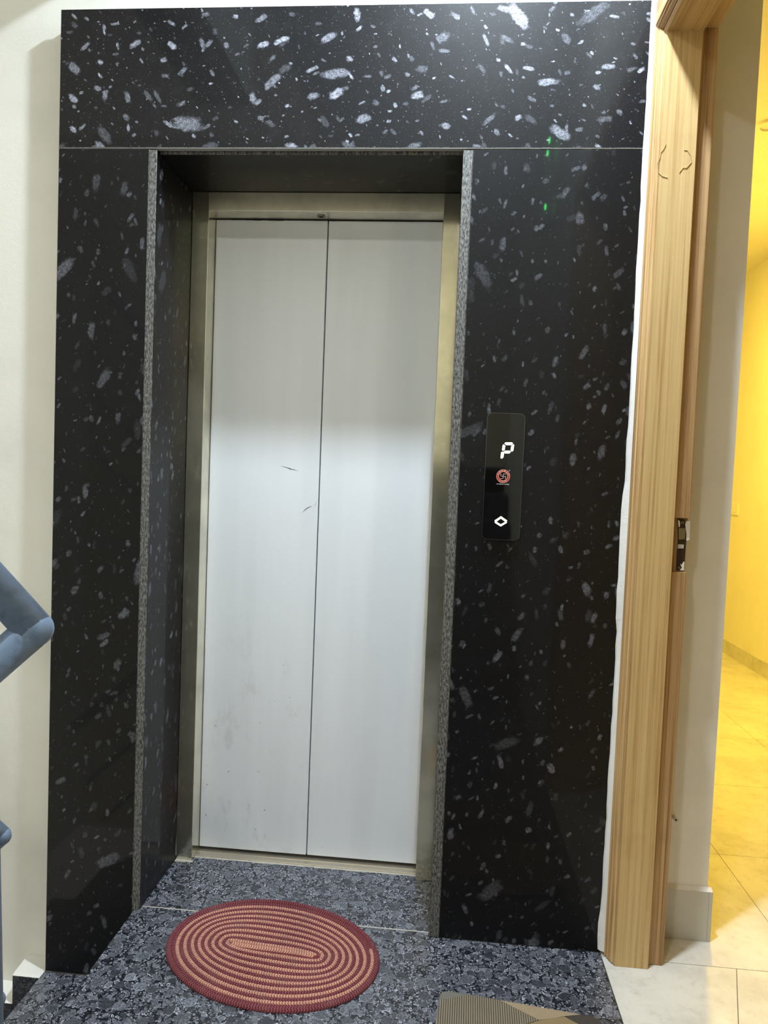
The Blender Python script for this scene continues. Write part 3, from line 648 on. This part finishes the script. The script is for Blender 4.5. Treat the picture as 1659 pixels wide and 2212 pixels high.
def rope(name, mat, off, p0, p1, zr, wk=1.04, label=None):
    bm = bmesh.new(); uvl = bm.loops.layers.uv.new('UVMap'); n = int((p1 - p0) * 34); rings = []; L = 0; prev = None; ns = 9
    for i in range(n + 1):
        ph = p0 + (p1 - p0) * i / n
        P = rug_pt(ph, off); T = (rug_pt(ph + 0.01, off) - rug_pt(ph - 0.01, off)).normalized(); Nn = Vector((T.y, -T.x, 0))
        w = max(0.0058, min(0.0085, abs((rug_pt(ph, off + 0.25) - rug_pt(ph, off - 0.25)).dot(Nn)) * 0.5 * wk))
        if name == 'edge_braid': w = 0.0078
        if prev is not None: L += (P - prev).length
        prev = P
        tw = 1 + 0.05 * math.sin(L * 620)
        ring = []
        for j in range(ns):
            al = math.pi * j / (ns - 1)
            ring.append((bm.verts.new(P + Nn * (math.cos(al) * w * tw) + Vector((0, 0, 0.0015 + math.sin(al) * zr * tw))), (L, j / (ns - 1))))
        base = [(bm.verts.new(P + Nn * (-w) + Vector((0, 0, 0.0004))), (L, 1.0)), (bm.verts.new(P + Nn * w + Vector((0, 0, 0.0004))), (L, 0.0))]
        rings.append(ring + base)
    m_ = ns + 2
    for a, b in zip(rings, rings[1:]):
        for j in range(m_):
            q4 = (a[j], a[(j+1) % m_], b[(j+1) % m_], b[j]); f = bm.faces.new([v[0] for v in q4])
            for lp, v in zip(f.loops, q4): lp[uvl].uv = v[1]
    bm.faces.new([v[0] for v in rings[0]]); bm.faces.new([v[0] for v in rings[-1]])
    return obj(name, bm, mat, rg, True, label)
rope('tan_braid', M['braid_tan'], 0.0, 0.0, 2 * math.pi * (NT_ - 0.55), 0.0075, label='tan flecked braid coil')
def core_strip():
    bm = bmesh.new(); uvl = bm.loops.layers.uv.new('UVMap'); rows = []
    for i in range(61):
        f = i / 60; P = (rug_pt(-0.1, 0.0) * (1 - f) + rug_pt(math.pi - 0.1, 0.0) * f); x = (1 - 2 * f) * 0.112
        y = 0.010 * math.sin(x / 0.12 * 1.6); x *= 0.97
        P = Vector((x * math.cos(ra) - y * math.sin(ra), x * math.sin(ra) + y * math.cos(ra) - 0.114, 0)); Nn = Vector((math.sin(ra), -math.cos(ra), 0))
        w = 0.0085
        rows.append([(bm.verts.new(P + Nn * (w * math.cos(math.pi * j / 6)) + Vector((0, 0, 0.001 + 0.0072 * math.sin(math.pi * j / 6)))), (f * 0.22, j / 6)) for j in range(7)])
    for a, b in zip(rows, rows[1:]):
        for j in range(7):
            q4 = (a[j], a[(j + 1) % 7], b[(j + 1) % 7], b[j]); f_ = bm.faces.new([v[0] for v in q4])
            for lp, v in zip(f_.loops, q4): lp[uvl].uv = v[1]
    bm.faces.new([v[0] for v in rows[0]]); bm.faces.new([v[0] for v in rows[-1]])
    obj('core_braid', bm, M['braid_tan'], rg, True, 'straight tan braid at the rug centre')
core_strip()
bm = bmesh.new(); pb = [rug_pt(2 * math.pi * i / 72, NT_) for i in range(72)]; cb = Vector((0, -0.114, 0))
vb = [[bm.verts.new(cb + (p - cb) * 0.985 + Vector((0, 0, z))) for p in pb] for z in (0.0003, 0.0042)]
bm.faces.new(vb[0]); bm.faces.new(vb[1])
for i in range(72): bm.faces.new((vb[0][i], vb[0][(i + 1) % 72], vb[1][(i + 1) % 72], vb[1][i]))
obj('rug_backing', bm, M['rug_back'], rg)
rope('maroon_braid', M['braid_red'], 0.5, 0.0, 2 * math.pi * (NT_ - 0.42), 0.0075, label='dark maroon braid coil')
rope('edge_braid', M['braid_red'], NT_ + 0.02 - 0.0, 0.0, 2 * math.pi, 0.0078, 1.35, label='maroon outer braid')

# rubber-backed mat -----------------------------------------------------------
ex = (onp(1254, 2188, 2, 0.006) - onp(1078, 2157, 2, 0.006)); ex.z = 0; ex.normalize(); ey = Vector((ex.y, -ex.x, 0))
m0 = onp(952, 2137, 2, 0.006); m0.z = 0
MW, ML = 0.372, 0.60
mt = empty('door_mat', (m0.x, m0.y, 0), 'beige and brown patterned mat with ribbed panel by the threshold', 'mat')
def ml(s, t_): p = m0 + ex * s + ey * t_; return (p.x, p.y)
def mpx(u, v):
    p = onp(930 + u / 3.858, 2110 + v / 3.858, 2, 0.006) - m0; return (p.dot(ex), p.dot(ey))
def matpoly(name, pts, z0, z1, mat, label=None):
    bm = bmesh.new(); prism(bm, [ml(*p) for p in pts], 2, z0, z1); return obj(name, bm, mat, mt, label=label)
matpoly('mat_base', [(p[0], p[1]) for p in rrect(0, MW, 0, ML, 0.022)], 0.0006, 0.005, M['mat_grey'], 'grey rubber backing')
i_ = 0.002
a_ = mpx(86, 196); b_ = mpx(330, 150); c_ = mpx(572, 181); d_ = mpx(902, 363); e_ = mpx(1250, 300); f_ = mpx(1110, 330); g_ = mpx(1232, 394); k_ = mpx(800, 394)
cl = lambda p: (min(MW - i_, max(i_, p[0])), max(i_, p[1]))
gdir = (g_[0] - f_[0], g_[1] - f_[1]); kdir = (k_[0] - d_[0], k_[1] - d_[1])
ks = (d_[0] - i_) / -kdir[0]; k2 = (i_, d_[1] + kdir[1] * ks)
gs = (MW - i_ - f_[0]) / gdir[0]; g2 = (MW - i_, f_[1] + gdir[1] * gs)
matpoly('ribbed_panel', [cl((i_, a_[1])), cl(b_), cl((c_[0], i_)), d_, k2], 0.0051, 0.0068, M['mat_rib'], 'grey brown ribbed panel')
matpoly('beige_panel', [cl((c_[0] + 0.001, i_)), (e_[0], i_), (d_[0] + 0.001, d_[1] - 0.0005)], 0.0051, 0.0066, M['mat_beige'], 'plain beige panel')
matpoly('tan_panel', [(d_[0] + 0.001, d_[1] + 0.0008), (f_[0], f_[1] + 0.0004), g2, (MW - i_, 0.30), (i_, 0.36), (i_, k2[1] + 0.001)], 0.0051, 0.0066, M['mat_tan'], 'plain tan panel')
matpoly('dark_panel', [(f_[0] + 0.0006, f_[1]), (e_[0] + 0.001, i_), (MW - 0.022, i_), (MW - 0.008, 0.008), (MW - i_, 0.022), (MW - i_, g2[1] - 0.001)], 0.0051, 0.0066, M['mat_dark'], 'dark brown panel')
matpoly('dark_panel', [(i_, 0.362), (MW - i_, 0.302), (MW - i_, 0.40), (0.12, 0.47)], 0.0051, 0.0066, M['mat_dark'], 'dark brown panel')
matpoly('beige_panel', [(i_, 0.366), (0.1185, 0.472), (0.02, ML - i_), (i_, ML - 0.022)], 0.0051, 0.0066, M['mat_beige'], 'plain beige panel')
matpoly('ribbed_panel', [(0.121, 0.472), (MW - i_, 0.402), (MW - i_, ML - 0.022), (MW - 0.022, ML - i_), (0.022, ML - i_)], 0.0051, 0.0068, M['mat_rib'], 'grey brown ribbed panel')

# stair railing -----------------------------------------------------------------
rl = empty('stair_railing', (-0.18, -0.99, 0), 'slate blue tubular stair railing with sharp bend at left edge', 'railing')
YR = -0.985
def bend(name, tip, r, up, dn, lu, ldn, y=YR, rot=0):
    tp_ = Vector((tip[0], y, tip[1])); c0 = tp_ - Vector((r * 1.15, 0, 0))
    du = Vector((-1, -0.05, up)).normalized(); dd = Vector((-1, 0.05, -dn)).normalized()
    bm = bmesh.new(); tube(bm, [c0 + du * lu, c0 + Vector((0.0, 0, 0.0))], r, 28)
    bmesh.ops.create_uvsphere(bm, u_segments=28, v_segments=14, radius=r * 0.999, matrix=Matrix.Translation(c0))
    obj(name, bm, M['rail'], rl, True)
    bm = bmesh.new(); tube(bm, [c0 + dd * ldn, c0], r * 0.98, 28); obj(name, bm, M['rail'], rl, True)
bend('handrail', (-0.104, 1.008), 0.0235, 1.03, 0.90, 1.3, 1.3)
bend('mid_rail', (-0.158, 0.731), 0.0118, 0.85, 0.95, 1.2, 1.2)
bend('mid_rail', (-0.163, 0.508), 0.0100, 0.85, 0.95, 1.2, 1.1)
bm = bmesh.new(); tube(bm, [(-0.193, -1.0, 0.935), (-0.186, -1.0, 0.72), (-0.163, -1.0, 0.012)], 0.019, 24); obj('post', bm, M['rail'], rl, True)
bm = bmesh.new(); disc(bm, (-0.163, -1.0, 0.0005), 0.042, 2, 0.012, 28); obj('base_plate', bm, M['rail'], rl, True)

# light switch and ceiling fitting in the room ---------------------------------
sw = empty('light_switch', (2.555, 3.69, 1.09), 'small square switch plate on the yellow lit wall', 'switch')
p0, p1 = onp(1574, 1086, 0, 2.55), onp(1594, 1113, 0, 2.55)
bxo('plate', (2.547, 2.5548, p1.y, p0.y, 1.043, 1.135), M['plastic'], sw, 0.002)
bxo('rocker', (2.543, 2.5465, p1.y + 0.055, p1.y + 0.085, 1.065, 1.113), M['plastic'], sw, 0.001)
cr = empty('downlight', (1.742, 1.497, RC), 'round recessed ceiling fitting with raised ring in the yellow room', 'ceiling light')
bm = bmesh.new(); disc(bm, (1.742, 1.497, RC - 0.0005), 0.056, 2, -0.012, 40, 0.034); obj('ring', bm, M['room_wall'], cr)
bm = bmesh.new(); disc(bm, (1.742, 1.497, RC - 0.0005), 0.0335, 2, -0.005, 36); obj('diffuser', bm, M['plastic'], cr)
# lamps -------------------------------------------------------------------------
def lamp(name, loc, r, power, col, glow, label, rect=None):
    e = empty(name, loc, label, 'ceiling light')
    bm = bmesh.new(); disc(bm, (loc[0], loc[1], loc[2] - 0.0005), r + 0.012, 2, -0.028, 40, r); disc(bm, (loc[0], loc[1], loc[2] - 0.0005), r, 2, -0.012, 40); obj('housing', bm, M['plastic'], e)
    bm = bmesh.new(); disc(bm, (loc[0], loc[1], loc[2] - 0.014), r - 0.001, 2, -0.008, 40); obj('diffuser', bm, glow, e)
    ld_ = bpy.data.lights.new(name + '_light', 'AREA'); ld_.shape = 'DISK'; ld_.size = r * 1.9; ld_.energy = power; ld_.color = col
    lo = bpy.data.objects.new(name + '_light', ld_); C.objects.link(lo); lo.parent = e; lo.location = (0, 0, -0.030)
lamp('ceiling_lamp', (0.47, -0.48, ZC), 0.062, 72.0, (0.79, 0.90, 1.0), M['lamp_glow'], 'round white ceiling lamp over the landing')
lamp('ceiling_lamp.001', (1.74, 2.05, RC), 0.09, 80.0, (1.0, 0.66, 0.085), M['lamp_warm'], 'round yellow ceiling lamp lighting the next room')
lamp('fill_lamp', (-0.6, -2.95, ZC), 0.12, 33.0, (1.0, 0.97, 0.90), M['lamp_glow'], 'added round white fill lamp, unseen above the stairs behind the viewer')  # unseen fill lamp, added to brighten the lift door and walls
# unseen box added on the side wall to mirror green dots in the granite
mb = empty('green_dot_box', (XR + 0.008, -1.87, 2.5), 'added unseen grey wall box with green lights that mirror in the granite', 'added light box')
bxo('casing', (XR - 0.032, XR + 0.0075, -1.96, -1.80, 2.52, 2.99), M['skirt_grey'], mb, 0.004)
M['led_green'] = plain('led_green', (0.1, 0.9, 0.2, 1), 0.4, emit=(0.05, 1.0, 0.18, 1), es=130.0)
for u, v in ((1187, 303), (1183, 331), (1178, 447)):
    p = onp(u, v, 1, 0.0); d = p - CAM; d.y = -d.y; k = (XR - 0.033 - p.x) / d.x; q = p + d * k
    bm = bmesh.new(); bmesh.ops.create_uvsphere(bm, u_segments=14, v_segments=8, radius=0.010, matrix=Matrix.Translation(q) @ Matrix.Diagonal((0.4, 1, 1.5, 1)))
    obj('added_green_led', bm, M['led_green'], mb, True); print('LED', q)
